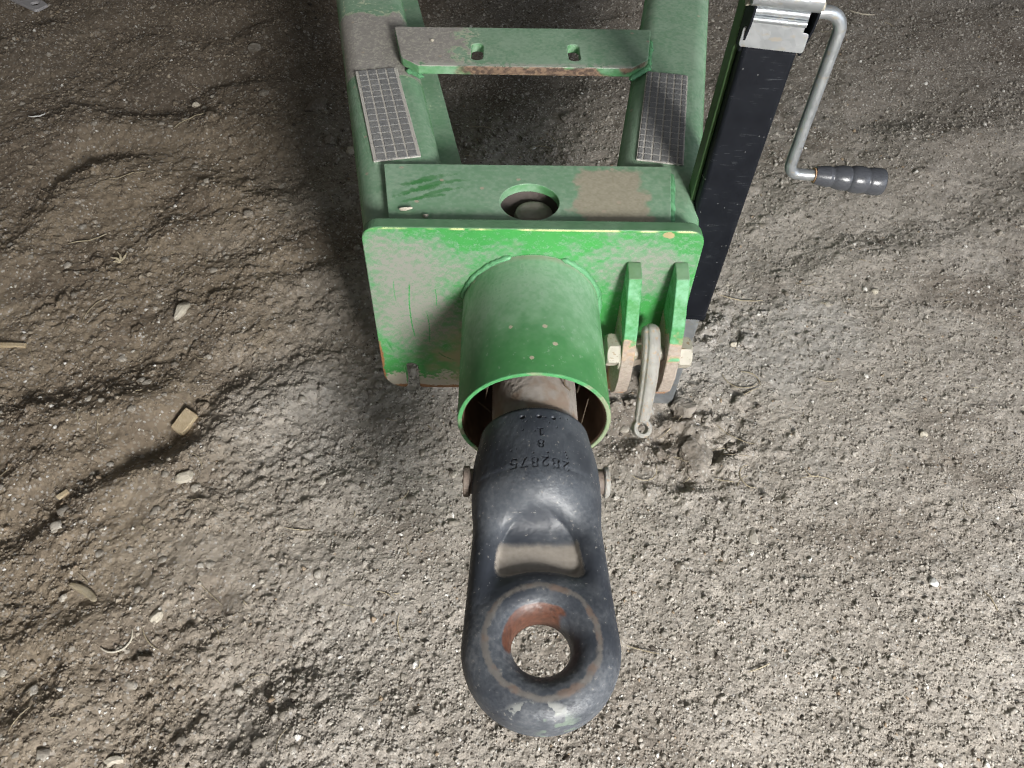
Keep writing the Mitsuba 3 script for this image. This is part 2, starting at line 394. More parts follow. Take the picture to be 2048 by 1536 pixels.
def rubber_color(p, n, uv):
    f = fbm(p.x * 150, p.y * 150, p.z * 150, octaves=3)
    g = noise(p.x * 700, p.y * 700, p.z * 700)
    left = dr.select(p.x < 0, 1.0, 0.0)
    c = mix((.185, .188, .192), (.27, .272, .27), f)
    return mix(c, (.30, .295, .28), smoothstep(.56, .72, g) * (.25 + .55 * left) * smoothstep(.25, .6, f))

def rubber_base_color(p, n, uv):
    f = fbm(p.x * 120, p.y * 120, p.z * 120, octaves=3); g = noise(p.x * 500, p.y * 500, 1.0)
    left = dr.select(p.x < 0, 1.0, 0.0)
    return mix((.27, .27, .26), (.52, .50, .46), smoothstep(.30, .60, f * .5 + g * .5 + .12 + left * .06))

def iron_color(p, n, uv):
    f1 = fbm(p.x * 70, p.y * 70, p.z * 70, octaves=4); f2 = fbm(p.x * 330, p.y * 330, p.z * 330, octaves=2)
    c = mix((.22, .215, .195), (.38, .37, .34), f1)
    return mix(c, (.36, .27, .19), smoothstep(.60, .75, f2))

def bolt_color(p, n, uv):
    f1 = fbm(p.x * 90, p.y * 90, p.z * 90, octaves=3); f2 = noise(p.x * 450, p.y * 450, p.z * 450)
    return mix(mix((.29, .27, .205), (.44, .415, .355), f1), (.28, .21, .14), smoothstep(.78, .85, f2))

def dirt_color(p, n, uv):
    x, y = p.x, p.y
    big = fbm(x * 2.3 + 9, y * 2.3, .5, octaves=4); mid = fbm(x * 11, y * 11, 3.0, octaves=4); fine = fbm(x * 70, y * 70, p.z * 70, octaves=3)
    a, b, r = voronoi(x * 210, y * 210)
    a2, b2, r2 = voronoi(x * 95 + 31, y * 95)
    left = smoothstep(-.20, -.62, x + (big - .5) * .75 - (y - .0) * .05) 
    grey = mix((.30, .268, .230), (.45, .412, .365), mid)
    brown = mix((.20, .16, .118), (.315, .258, .19), mid)
    c = mix(grey, brown, left)
    c = mix(c, (.46, .44, .41), smoothstep(.56, .76, fbm(x * 4.5, y * 4.5 + 7, 1.0, octaves=3)) * (1 - left) * .55)
    c = mix(c, (.145, .115, .088), smoothstep(.56, .74, fbm(x * 6 + 20, y * 6, 2.0, octaves=3)) * .5)
    c = mix(c, (.12, .10, .082), smoothstep(.45, 1.2, y + (big - .5) * .5) * .62)  # shade toward the back, painted into the soil color
    c = c * (.72 + .55 * fine)
    c = mix(c, (.52, .50, .47), dr.select(r > .93, 1.0, 0.0) * smoothstep(.42, .30, a) * .75)
    c = mix(c, (.40, .38, .35), dr.select(r > .72, 1.0, 0.0) * smoothstep(.5, .3, a) * .35)
    c = mix(c, (.10, .085, .068), dr.select(r < .08, 1.0, 0.0) * .35)
    c = mix(c, (.44, .40, .35), dr.select(r2 > .95, 1.0, 0.0) * smoothstep(.35, .25, a2) * .8)
    return c

def dirt_bump(p, n, uv):
    a, b, r = voronoi(p.x * 330, p.y * 330)
    a2, b2, r2 = voronoi(p.x * 150 + 5, p.y * 150 + 9)
    return (1 - dr.minimum(a, 1.0)) * (.4 + .6 * r) * .6 + (1 - dr.minimum(a2, 1.0)) * r2

def stone_color(p, n, uv):
    f = fbm(p.x * 130, p.y * 130, p.z * 130, octaves=3)
    r = cell_rand(p.x * 26, p.y * 26, 4.0)
    return mix(mix((.20, .175, .145), (.42, .385, .33), r), (.50, .48, .44), smoothstep(.5, .8, f) * .6)

def pale_stone_color(p, n, uv):
    f = fbm(p.x * 150, p.y * 150, p.z * 150, octaves=3)
    return mix((.46, .41, .32), (.60, .56, .48), f)

def straw_color(p, n, uv):
    r = cell_rand(p.x * 35, p.y * 35, 2.0); f = noise(p.x * 300, p.y * 300, p.z * 300)
    return mix(mix((.24, .19, .115), (.47, .40, .27), r), (.50, .46, .38), f * .5)

def pr(fn, rough=.6, spec=.5, metal=0.0, bump=None, bscale=.001, eps=.0006, **kw):
    b = {'type': 'principled', 'base_color': proc(fn), 'roughness': rough, 'specular': spec, 'metallic': metal, **kw}
    if bump is not None:
        b = {'type': 'bumpmap', 'arbitrary': proc(bump, eps=eps), 'scale': bscale, 'bsdf': b}
    return {'type': 'twosided', 'bsdf': b}

def paint_bump(p, n, uv):
    return fbm(p.x * 160, p.y * 160, p.z * 160, octaves=3)
def cast_bump(p, n, uv):
    return fbm(p.x * 240, p.y * 240, p.z * 240, octaves=3)

scene['mat_plate'] = pr(plate_color, .42, .45, bump=paint_bump, bscale=.00035)
scene['mat_lug'] = pr(lug_color, .55, .4, bump=cast_bump, bscale=.0006)
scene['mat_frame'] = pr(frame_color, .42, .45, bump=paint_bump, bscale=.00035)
scene['mat_rust_in'] = pr(rust_in, .9, .2)
scene['mat_eye'] = pr(eye_color, .50, .65, bump=cast_bump, bscale=.0006)
scene['mat_shaft'] = pr(shaft_color, .6, .4, bump=cast_bump, bscale=.0012)
scene['mat_galv'] = pr(galv_color, .36, .5, metal=.7, bump=paint_bump, bscale=.0004)
scene['mat_black'] = pr(black_tube_color, .40, .14)
scene['mat_rubber'] = pr(rubber_color, .75, .3)
scene['mat_rubber_base'] = pr(rubber_base_color, .9, .2)
scene['mat_iron'] = pr(iron_color, .55, .4, bump=cast_bump, bscale=.0007)
scene['mat_bolt'] = pr(bolt_color, .5, .5)
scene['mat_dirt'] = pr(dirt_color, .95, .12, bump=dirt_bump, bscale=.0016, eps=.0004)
scene['mat_stone'] = pr(stone_color, .85, .25)
scene['mat_pale'] = pr(pale_stone_color, .8, .25)
scene['mat_straw'] = pr(straw_color, .6, .3)
def flat(col, rough=.5, spec=.5, **kw):
    return {'type': 'twosided', 'bsdf': {'type': 'principled', 'base_color': rgb(*col), 'roughness': rough, 'specular': spec, **kw}}
scene['mat_grip'] = flat((.060, .064, .074), .30, .55)
scene['mat_weld'] = flat((.05, .36, .07), .4, .5)
scene['mat_weld_pale'] = flat((.13, .34, .17), .5, .4)
scene['mat_copper'] = flat((.42, .25, .14), .5, .5)
def wood_color(p, n, uv):
    f = noise(p.x * 900 + p.y * 500, p.y * 160, p.z * 300)
    return mix((.40, .31, .19), (.56, .47, .33), f * .6 + noise(p.x * 200, p.y * 200, 1.0) * .4)
scene['mat_wood'] = pr(wood_color, .8, .2)
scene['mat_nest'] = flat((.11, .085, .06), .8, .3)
scene['mat_white'] = flat((.74, .74, .72), .6, .3)
scene['mat_grey_plate'] = flat((.38, .37, .38), .6, .4)
def pin_color(p, n, uv):
    f = fbm(p.x * 120, p.y * 120, p.z * 120, octaves=3)
    return mix((.10, .085, .075), (.24, .19, .155), f)
scene['mat_pin'] = pr(pin_color, .6, .4)
scene['mat_bracket'] = flat((.075, .15, .055), .5, .4)
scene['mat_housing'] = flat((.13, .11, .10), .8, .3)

# ------------------------------------------------------------------ ground
def grain_layer(P, n, area, rmin, rmax, seed, profile=.75):
    g = np.random.default_rng(seed)
    x0, x1, y0, y1 = area
    c = np.column_stack([g.uniform(x0, x1, n), g.uniform(y0, y1, n)])
    r = rmin + (rmax - rmin) * g.random(n) ** 2.5
    t = cKDTree(c)
    d, i = t.query(P, k=2)
    h = 0
    for k in range(2):
        q = d[:, k] / r[i[:, k]]
        h = np.maximum(h, np.where(q < 1, r[i[:, k]] * profile * np.sqrt(np.maximum(1 - q * q, 0)), 0))
    return h

def sst(a, b, x):
    t = np.clip((x - a) / (b - a), 0, 1); return t * t * (3 - 2 * t)

GROOVES = [  # (x0, y0, x1, y1, half width, depth): hollows of the scuffed dirt
    (-.56, -.03, -.47, .14, .028, .030), (-.61, -.075, -.50, -.01, .030, .032), (-.43, .36, -.32, .425, .030, .028), (-.80, .06, -.64, .16, .035, .020),
    (-.80, -.075, -.65, .0, .030, .024), (-.85, .80, -.69, .94, .05, .022), (-.76, -.20, -.66, -.12, .032, .024), (-.70, -.31, -.59, -.265, .030, .026),
    (-.54, -.275, -.48, -.22, .024, .014), (-.68, -.41, -.60, -.375, .035, .026), (-.36, .52, -.27, .60, .035, .02), (-.50, .22, -.36, .30, .03, .016),
    (-.63, .30, -.52, .33, .03, .014), (-.60, .10, -.55, .14, .03, .018), (-.66, .50, -.5, .60, .04, .014), (-.9, .45, -.7, .58, .05, .016), (-.45, .62, -.3, .74, .05, .018),
    (-.40, .16, -.30, .25, .03, .010), (.70, .50, 1.0, .62, .05, .014), (.6, .75, 1.0, .98, .09, .012), (.9, 1.0, 1.3, 1.2, .12, .018), (.5, .42, .75, .52, .04, .012), (.14, .0, .22, .03, .03, .02), (.24, -.02, .33, -.01, .03, .012)]

def ground_h(x, y):
    P = np.stack([x, y, np.zeros_like(x)], -1)
    w = meshkit.fbm(P * [3, 3, 1] + 40, 3, 5)
    left = sst(-.10, -.50, x + (w - .5) * .5) 
    far = sst(.15, .6, y + (w - .5) * .4)
    # broad swell and slanting ripples
    h = .030 * (meshkit.fbm(P * [1.6, 1.6, 1], 3, 1) - .5)
    u = x * .80 + y * .60; v = -x * .60 + y * .80
    rp = meshkit.fbm(np.stack([u * 4.0 + 3, v * 10 + 4 * (w - .5), P[..., 2]], -1), 3, 2)
    amp = .006 + .052 * left + .030 * far
    h += amp * (rp - .5)
    h += (.006 + .009 * left + .008 * far) * (meshkit.fbm(P * [22, 22, 1], 4, 3) - .5)
    for x0, y0, x1, y1, hw, dp in GROOVES:
        d = np.array([x1 - x0, y1 - y0]); L2 = d @ d
        t = np.clip(((x - x0) * d[0] + (y - y0) * d[1]) / L2, 0, 1)
        wob = 1 + .7 * (w - .5) * 2
        # steep on the side towards the light, gentle on the other
        dist = np.hypot(x - x0 - t * d[0], y - y0 - t * d[1]) / (hw * wob)
        side = ((x - x0) * d[1] - (y - y0) * d[0]) / math.sqrt(L2) / hw
        prof = np.exp(-(dist / 1.25) ** 2 * np.where(side > 0, 1.6, .8))
        h -= dp * .66 * prof
        h += dp * .35 * np.exp(-((dist - 1.5) / .5) ** 2) * (side > 0)
    return h, left, far, w

def build_ground():
    ys = [-1.0]
    while ys[-1] < 2.5:
        ys.append(ys[-1] + .0021 * (1 + .95 * max(ys[-1] + .5, 0)))
    ys = np.array(ys); n = 720
    s = np.linspace(-1, 1, n)
    hw = .80 + .47 * (np.maximum(ys, -.6) + .475)
    x = s[None, :] * hw[:, None]; y = np.broadcast_to(ys[:, None], x.shape)
    h, left, far, w = ground_h(x, y)
    h = gaussian_filter(h, 5.0)
    P = np.column_stack([x.ravel(), y.ravel()])
    PP = np.stack([x, y, 0 * x], -1)
    h = h + (.0030 + .0035 * left + .003 * far) * (meshkit.fbm(PP * [85, 85, 1], 3, 4) - .5) + .005 * (meshkit.fbm(PP * [34, 34, 1], 3, 6) - .5)
    area = (-2.3, 2.3, -1.05, 2.55); A = 4.6 * 3.6
    fineg = grain_layer(P, int(A / .0060 ** 2), area, .0020, .0050, 11, .55).reshape(x.shape)
    medg = grain_layer(P, int(A / .0125 ** 2), area, .0030, .0085, 12, .6).reshape(x.shape)
    bigg = grain_layer(P, int(A / .048 ** 2), area, .004, .017, 13, .6).reshape(x.shape)
    pit = grain_layer(P, int(A / .024 ** 2), area, .0022, .0080, 14, .8).reshape(x.shape)
    cov = meshkit.fbm(np.stack([x * 9, y * 9, 0 * x], -1), 3, 9)
    smooth = sst(.56, .70, cov) * (.25 + .75 * np.maximum(left, far))
    h = h + fineg * (1 - .8 * smooth) * (.18 + .4 * left) + medg * (.04 + .30 * sst(.35, .6, 1 - cov) + .5 * left) * (1 - smooth) + bigg * (.05 + .40 * np.maximum(left, far)) * (1 - .6 * smooth) - pit * (1 - left) * (1 - .6 * far) * .42
    # clods thrown up round the jack foot
    cl = np.exp(-(((x - .27) / .10) ** 2 + ((y + .02) / .10) ** 2))
    h += cl * (.055 * (meshkit.fbm(np.stack([x * 38, y * 38, 0 * x], -1), 3, 21) - .5) - .004)
    cl2 = np.exp(-(((x - .31) / .09) ** 2 + ((y - .25) / .05) ** 2))
    h += cl2 * .05 * (meshkit.fbm(np.stack([x * 42, y * 42, 0 * x], -1), 3, 22) - .5)
    h -= .012 * np.exp(-(((x - .222) / .05) ** 2 + ((y - .10) / .05) ** 2))
    V = np.stack([x, y, h], -1).reshape(-1, 3)
    m_ = len(ys)
    i, j = np.meshgrid(np.arange(m_ - 1), np.arange(n - 1), indexing='ij')
    q = i * n + j
    F = np.vstack([np.stack([q, q + 1, q + n + 1], -1).reshape(-1, 3), np.stack([q, q + n + 1, q + n], -1).reshape(-1, 3)])
    inner = trimesh.Trimesh(V, F, process=False)
    # the same dirt floor further out, where the photograph does not look
    gx, gy = np.meshgrid(np.linspace(-9, 9, 121), np.linspace(-9, 12, 141), indexing='ij')
    gz = -.035 - .02 * meshkit.fbm(np.stack([gx * 2, gy * 2, 0 * gx], -1), 3, 1)
    k = 141
    i, j = np.meshgrid(np.arange(120), np.arange(140), indexing='ij'); q = i * k + j
    F2 = np.vstack([np.stack([q, q + k, q + k + 1], -1).reshape(-1, 3), np.stack([q, q + k + 1, q + 1], -1).reshape(-1, 3)])
    outer = trimesh.Trimesh(np.stack([gx, gy, gz], -1).reshape(-1, 3), F2, process=False)
    return inner, outer, (ys, hw, h)

g_in, g_out, GRID = build_ground()
from scipy.ndimage import map_coordinates
def gz(x, y):
    """height of the built dirt at points"""
    ys, hw, h = GRID
    x, y = np.atleast_1d(np.asarray(x, float)), np.atleast_1d(np.asarray(y, float))
    r = np.interp(y, ys, np.arange(len(ys)))
    c = (x / np.interp(y, ys, hw) + 1) / 2 * (h.shape[1] - 1)
    return map_coordinates(h, [r, c], order=1, mode='nearest')

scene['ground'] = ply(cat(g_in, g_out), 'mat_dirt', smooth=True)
tag('ground', 'loose dry dirt floor of the shed', None, None, 'structure')

# ------------------------------------------------------------------ drawbar frame
D = 'trailer_drawbar'
tag(D, 'green painted steel drawbar frame with a square front plate and dusty worn paint', 'trailer drawbar')
EX, EY, EZ = (1, 0, 0), (0, 1, 0), (0, 0, 1)

# hitch plate (faces the viewer, y = 0 .. .0172)
PB = -.2878
pl = unary_union([rrect(.40, .24, .020, 0, -.12, 8), rrect(.40, .24, .030, 0, PB + .12, 8)])
for cx, hw_, top in ((-.1595, .0088, -.2355), (.156, .0088, -.2355)):
    cut = unary_union([sbox(cx - hw_, -.4, cx + hw_, top - hw_), Point(cx, top - hw_).buffer(hw_, quad_segs=8)])
    pl = pl.difference(cut)
pl = pl.buffer(-.004).buffer(.004).buffer(.004).buffer(-.004)
pl = max(getattr(pl, 'geoms', [pl]), key=lambda g: g.area)
pm = bevel_plate(pl, .0172, .0018)
add('hitch_plate', remap(pm, EX, EZ, EY), 'mat_plate', D, 30)

# side beams
def beam(sgn):
    # inner upper edge runs from (.1115, .16) to (.2042, .63); outer edge .113 further out
    L, y0 = 1.60, .018
    d = np.array([sgn * .1925, 1.0, 0]); d /= np.linalg.norm(d)
    out = np.array([sgn * d[1], -sgn * d[0] * 1.0, 0]) * 1.0
    out = np.array([sgn * abs(d[1]), -abs(d[0]), 0])
    W, Ht = .113, .150
    o = np.array([sgn * (.1135 - (.1626 - y0) * .1925), y0, -.022])
    r = .026
    pts = rrect(W, Ht, r, W / 2, -Ht / 2, 8)
    # mesh: profile (u = outward, v = up) swept along d; square cut at the hitch plate
    inner = pts.buffer(-.006)
    prof = Polygon(pts.exterior.coords, [inner.exterior.coords])
    m = bevel_plate(prof, L, .0005, 1)
    u, v, w = m.vertices.T
    w = np.where(w < .01, w + (u * abs(d[0]) / abs(d[1])), w)
    V = o + u[:, None] * out + v[:, None] * np.array(EZ) + w[:, None] * d
    mm = trimesh.Trimesh(V, m.faces, process=False)
    return outward(mm)
for sgn in (-1, 1):
    add('beam', beam(sgn), 'mat_frame', D, 40)
# inner flange showing below the left beam's inner edge
def flange(sgn):
    d = np.array([sgn * .1905, 1.0]); d /= np.linalg.norm(d)
    y0, y1 = .02, 1.55
    a = lambda y: sgn * (.1135 + (y - .1626) * .1925)
    z = -.075
    w = .034
    pts = [(a(y0) + sgn * .01, y0), (a(y1) + sgn * .01, y1), (a(y1) - sgn * w, y1), (a(y0) - sgn * w, y0)]
    return bevel_plate(Polygon(pts).buffer(0), .010, .001)
f_ = flange(-1); f_.vertices = f_.vertices + [0, 0, -.085]
add('inner_flange', f_, 'mat_frame', D, 30)

# middle cross plate with the round hole
cp = Polygon([(-.188, .1425), (.1800, .1448), (.1625, .0172), (-.169, .0172)]).buffer(-.003).buffer(.003)
cp = cp.difference(Point(-.0035, .0675).buffer(.0360, quad_segs=16))
m = bevel_plate(cp, .012, .0012); m.vertices = m.vertices + [0, 0, -.0243]
add('cross_plate', m, 'mat_frame', D, 30)
# rear cross bar with two slots
cb = Polygon([(-.206, .4965), (.1972, .5020), (.1815, .4080), (.1765, .4015), (.1530, .3790), (-.1600, .3770), (-.1850, .3990), (-.1880, .4060)]).buffer(-.004).buffer(.004)
for cx, cy in ((-.0748, .4215), (.0708, .4235)):
    cb = cb.difference(rrect(.0178, .050, .0080, cx, cy, 5))
m = bevel_plate(cb, .0135, .0015); m.vertices = m.vertices + [0, 0, -.0180]
add('cross_bar', m, 'mat_frame', D, 30)
# feet under the bar and plate ends, where they are welded to the beams
for sx in (-1, 1):
    ft = rbox(.030, .075, .006, .001, (sx * .170 + .004 * (sx > 0), .445, -.0205)); add('weld_pad', ft, 'mat_frame', D, 30)
# a further cross member at the back, just at the top of the picture
m = rbox(.62, .05, .10, .006, (0, 1.06, -.10)); add('rear_cross_member', m, 'mat_frame', D, 30)

# weld seams
def seam(pts, r, seed, mat='mat_weld', key='weld_seam'):
    p = np.asarray(pts, float)
    s = np.concatenate([[0], np.cumsum(np.linalg.norm(np.diff(p, axis=0), axis=1))])
    q = np.linspace(0, s[-1], max(6, int(s[-1] / .0022)))
    P = np.stack([np.interp(q, s, p[:, k]) for k in range(3)], 1)
    g = np.random.default_rng(seed)
    P += g.normal(size=P.shape) * r * .08
    rad = r * np.clip(np.minimum(q, s[-1] - q) / (1.5 * r) + .35, 0, 1) * (1 + .13 * np.sin(q / .0045 * 2 * np.pi + g.normal(size=len(q)) * .5)) * (1 + .1 * g.normal(size=len(q)))
    add(key, sweep(P, rad, 8), mat, D, 50)
seam([(.1800, .138, -.020), (.1630, .022, -.020)], .0058, 1, 'mat_weld_pale')
seam([(.1960, .485, -.016), (.1825, .405, -.017), (.153, .377, -.0205)], .0046, 2, 'mat_weld_pale')
seam([(-.154, .3745, -.0205), (-.180, .392, -.0205)], .0042, 3, 'mat_weld_pale')
aa = np.linspace(.25 * math.pi, .75 * math.pi, 60)
AZ, AX, TR = -.1237, .0005, .0857
seam([(AX + (TR + .001) * math.cos(a), -.0015, AZ + (TR + .001) * math.sin(a)) for a in np.linspace(math.pi * .60, math.pi * .95, 40)], .0036, 4, 'mat_weld_pale')
seam([(AX + (TR + .001) * math.cos(a), -.0015, AZ + (TR + .001) * math.sin(a)) for a in np.linspace(math.pi * -.05, math.pi * .37, 40)], .0038, 5, 'mat_weld_pale')

# sleeve: the open tube the towing eye turns in
Ls = .1852
rim = .0016
prof = [(TR, .0005), (TR, Ls - rim), (TR - rim * .3, Ls - rim * .3), (TR - rim, Ls), (TR - .0042, Ls), (TR - .0055, Ls - .0012), (TR - .0058, .0005)]
def tube_part(profile, n=128):
    return lathe(profile, n, 'y', (AX, 0, AZ))
add('sleeve', tube_part([(TR, .0005), (TR, Ls - rim), (TR - rim * .3, Ls - rim * .3), (TR - rim, Ls), (TR - .0042, Ls), (TR - .0050, Ls - .0008), (TR - .0050, .0005)]), 'mat_frame', D, 40)
add('sleeve_lining', tube_part([(TR - .0053, .002), (TR - .0053, Ls - .0015), (TR - .0072, Ls - .004), (TR - .0072, .002)]), 'mat_rust_in', D, 40, label='rusty bare inside of the sleeve')
add('sleeve_bottom', tube_part([(0, .0006), (TR - .008, .0006), (TR - .008, .004), (0, .004)]), 'mat_rust_in', D, 40)

# two lugs beside the sleeve
def lug(x0, x1, lean):
    side = Polygon([(-.0003, -.046), (.010, -.0475), (.024, -.053), (.052, -.105), (.066, -.150), (.069, -.185), (.063, -.215), (.046, -.240), (.020, -.258), (-.0003, -.266)]).buffer(-.003).buffer(.003, quad_segs=4)
    m = bevel_plate(side, x1 - x0, .0016)
    m = remap(m, (0, -1, 0), EZ, EX, (x0, 0, 0))
    m.vertices[:, 0] += lean * m.vertices[:, 1]
    return m
for x0, x1 in ((.1135, .1300), (.1705, .1870)):
    add('lug', lug(x0, x1, 0), 'mat_lug', D, 30)
# bolt through both lugs
BY, BZ = -.044, -.160
bk = add('lug_bolt', sweep([(.108, BY, BZ), (.1305, BY, BZ), (.165, BY, BZ), (.200, BY, BZ)], .0095, 16), 'mat_bolt', D, 40)
add('nut', hexbolt(.037, .0160, (.1125, BY, BZ + .004), -1), 'mat_bolt', bk, 25)
add('head', hexbolt(.036, .016, (.1880, BY, BZ), 1), 'mat_bolt', bk, 25)
add('washer', lathe([(.0098, 0), (.0215, 0), (.0215, .002), (.0098, .002)], 32, 'x', (.1115, BY, BZ)), 'mat_bolt', bk, 30)

# what shows inside the round hole: end of the turning shaft with its bolt
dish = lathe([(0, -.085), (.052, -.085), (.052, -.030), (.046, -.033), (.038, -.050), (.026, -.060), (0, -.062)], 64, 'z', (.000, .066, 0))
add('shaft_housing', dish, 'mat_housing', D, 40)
dome = lathe([(0, -.060), (.0245, -.060), (.0245, -.038), (.0225, -.0335), (.018, -.0310), (.015, -.0306), (0, -.0300)], 48, 'z', (.003, .0740, 0))
add('cap_bolt', dome, 'mat_shaft', D, 30, label='dusty round bolt head down inside the plate hole')

# non-slip tread pads
def pad(cx, cy, ang, w, l, cols, rows, first):
    e = np.array([math.cos(ang), math.sin(ang), 0]); g = np.array([-math.sin(ang), math.cos(ang), 0]); o = np.array([cx, cy, -.0217])
    base = bevel_plate(rrect(w, l, .002, 0, 0, 3), .0022, .0005, 1)
    key = numbered(D + '__tread_pad')
    scene[key] = None
    add('', remap(base, e, g, EZ, o), 'mat_rubber_base', None, 30, fixed=key)
    xs = [-w / 2 + first]
    cw = (w - 2 * first) / cols if cols == int(cols) else w / (cols + .5)
    edges = [-w / 2 + .0007] + [-w / 2 + first + k * cw for k in range(int(cols) + 1)] + [w / 2 - .0007]
    ch = l / rows
    r_ = np.random.default_rng(int(cx * 1000) + 900)
    for i in range(len(edges) - 1):
        a, b = edges[i], edges[i + 1]
        if b - a < .0015: continue
        for j in range(rows):
            c0, c1 = -l / 2 + j * ch, -l / 2 + (j + 1) * ch
            gap = .0012
            if (b - a) - 2 * gap < .001: continue
            tl = bevel_plate(rrect((b - a) - 2 * gap, (c1 - c0) - 2 * gap, .0006, (a + b) / 2, (c0 + c1) / 2, 1), .0010 + .0002 * r_.random(), .0003, 1)
            add('tile', remap(tl, e, g, EZ, o + [0, 0, .0020]), 'mat_rubber', key, False)
    return key
pad(-.1988, .2776, .2238, .0621, .2334, 4, 15, .0035)
k = pad(.1903, .2799, -.1784, .0621, .2334, 4, 16, .0085)

# ------------------------------------------------------------------ towing eye
E_ = 'towing_eye'
tag(E_, 'black worn cast towing eye with a ring hole, held in the green sleeve', 'towing eye')
CY, CZ = -.441, -.124
def eye_sdf(X, Y, Z):
    y = Y - CY; z = Z - CZ
    r = np.hypot(X, y)
    # tapered tongue with a ring end, rounded all over
    L = .175; t = np.clip(y / L, 0, 1)
    ra, rb = .0716, .0600
    dc = np.hypot(X, y - t * L) - (ra + (rb - ra) * t)
    d2 = np.maximum(dc, .0285 - r)
    hh, rd = .0228, .0165
    qx, qz = d2 + rd, np.abs(z) - (hh - rd)
    slab = np.minimum(np.maximum(qx, qz), 0) + np.hypot(np.maximum(qx, 0), np.maximum(qz, 0)) - rd
    # shallow dished recess between ring and neck, on both faces
    ph = np.maximum(-smin(-(np.abs(X) - (.0400 - .16 * np.maximum(y - .068, 0))), -(.112 - np.hypot(X, y + .040)), .018), y - .150)
    pocket = np.maximum(ph, .0110 - np.abs(z))
    kk = .020
    h_ = np.clip(.5 - .5 * (slab + pocket) / kk, 0, 1)
    slab = slab * (1 - h_) - pocket * h_ + kk * h_ * (1 - h_)
    q = np.hypot(X, z)
    def drum(y0, y1, R, rr_):
        nx, ny = q - (R - rr_), np.abs(y - (y0 + y1) / 2) - ((y1 - y0) / 2 - rr_)
        return np.minimum(np.maximum(nx, ny), 0) + np.hypot(np.maximum(nx, 0), np.maximum(ny, 0)) - rr_
    nk = np.minimum(drum(.160, .2365, .058, .007), drum(.124, .225, .057, .036))
    tor = np.hypot(r - .0485, z * .0200 / .0268) - .0200
    slab = smin(slab, tor, .006)
    b = smin(slab, nk, .030)
    thr = .0285 - r
    return np.maximum(b, thr) if False else b
eb = surface_nets(eye_sdf, (-.085, CY - .085, CZ - .072), (.085, CY + .248, CZ + .072), .0016)
eb = trimesh.smoothing.filter_taubin(eb, iterations=6)
body = to_man(eb)
def engrave(txt, cy, height, depth=.0016, cx=.0, spacing=None):
    """letters cut into the neck, to be read from the implement's side"""
    global body
    t = meshkit.text_mesh(txt, height, .008, bold=True)
    t.vertices[:, 0] -= t.bounds[:, 0].mean(); t.vertices[:, 1] -= t.bounds[:, 1].mean()
    u, v, w = t.vertices.T
    x = cx - u; y = cy - v
    z = CZ + np.sqrt(np.maximum(.058 ** 2 - x ** 2, 0)) - depth + w
    t.vertices = np.stack([x, y, z], 1)
    outward(t)
    for part in t.split(only_watertight=True):
        mm = to_man(part)
        if not mm.is_empty(): body = body - mm
adv = .0104
for k_, ch in enumerate('282875'):
    engrave(ch, -.2752 + .0006 * ((k_ * 7) % 3 - 1), .0110, .0021, .0275 - adv * k_)
engrave('8', -.2535, .0095, .0022, .003); engrave('1', -.2392, .0095, .0022, .003)
for x in (-.0150, .002, .0170):
    body = body - m3.Manifold.sphere(.0030, 16).translate([x, -.2195, CZ + math.sqrt(.058 ** 2 - x * x) - .0002])
# small pitting of the casting
g = np.random.default_rng(5)
pits = []
for _ in range(40):
    a = g.normal() * .45 + math.pi / 2; y = g.uniform(-.295, -.215)
    rr = g.uniform(.0008, .0016)
    pits.append(m3.Manifold.sphere(rr, 8).translate([.0578 * math.cos(a), y, CZ + .0578 * math.sin(a)]))
body = body - m3.Manifold.batch_boolean(pits, m3.OpType.Add)
ebm = to_tm(body); ebm.merge_vertices(digits_vertex=6)
add('ring_body', ebm, 'mat_eye', E_, 38)
add('shaft', lathe([(0, .012), (.0478, .012), (.0478, .215), (0, .215)], 96, 'y', (AX + .001, 0, CZ)), 'mat_shaft', E_, 40, label='rusty bare shaft between sleeve and eye')
pk = add('pin', sweep([(-.0735, -.262, CZ), (-.03, -.262, CZ), (.03, -.262, CZ), (.0730, -.262, CZ)], .0132, 24), 'mat_pin', E_, 50)
add('pin_head', lathe([(0, 0), (.0150, 0), (.0166, .001), (.0168, .0040), (.0150, .0058), (0, .0062)], 40, 'x', (.0716, -.262, CZ)), 'mat_iron', pk, 30)
add('pin_clip', lathe([(0, 0), (.0155, 0), (.0165, .001), (.0165, .0060), (.0150, .0070), (0, .0070)], 40, 'x', (-.0758, -.262, CZ)), 'mat_pin', pk, 30)

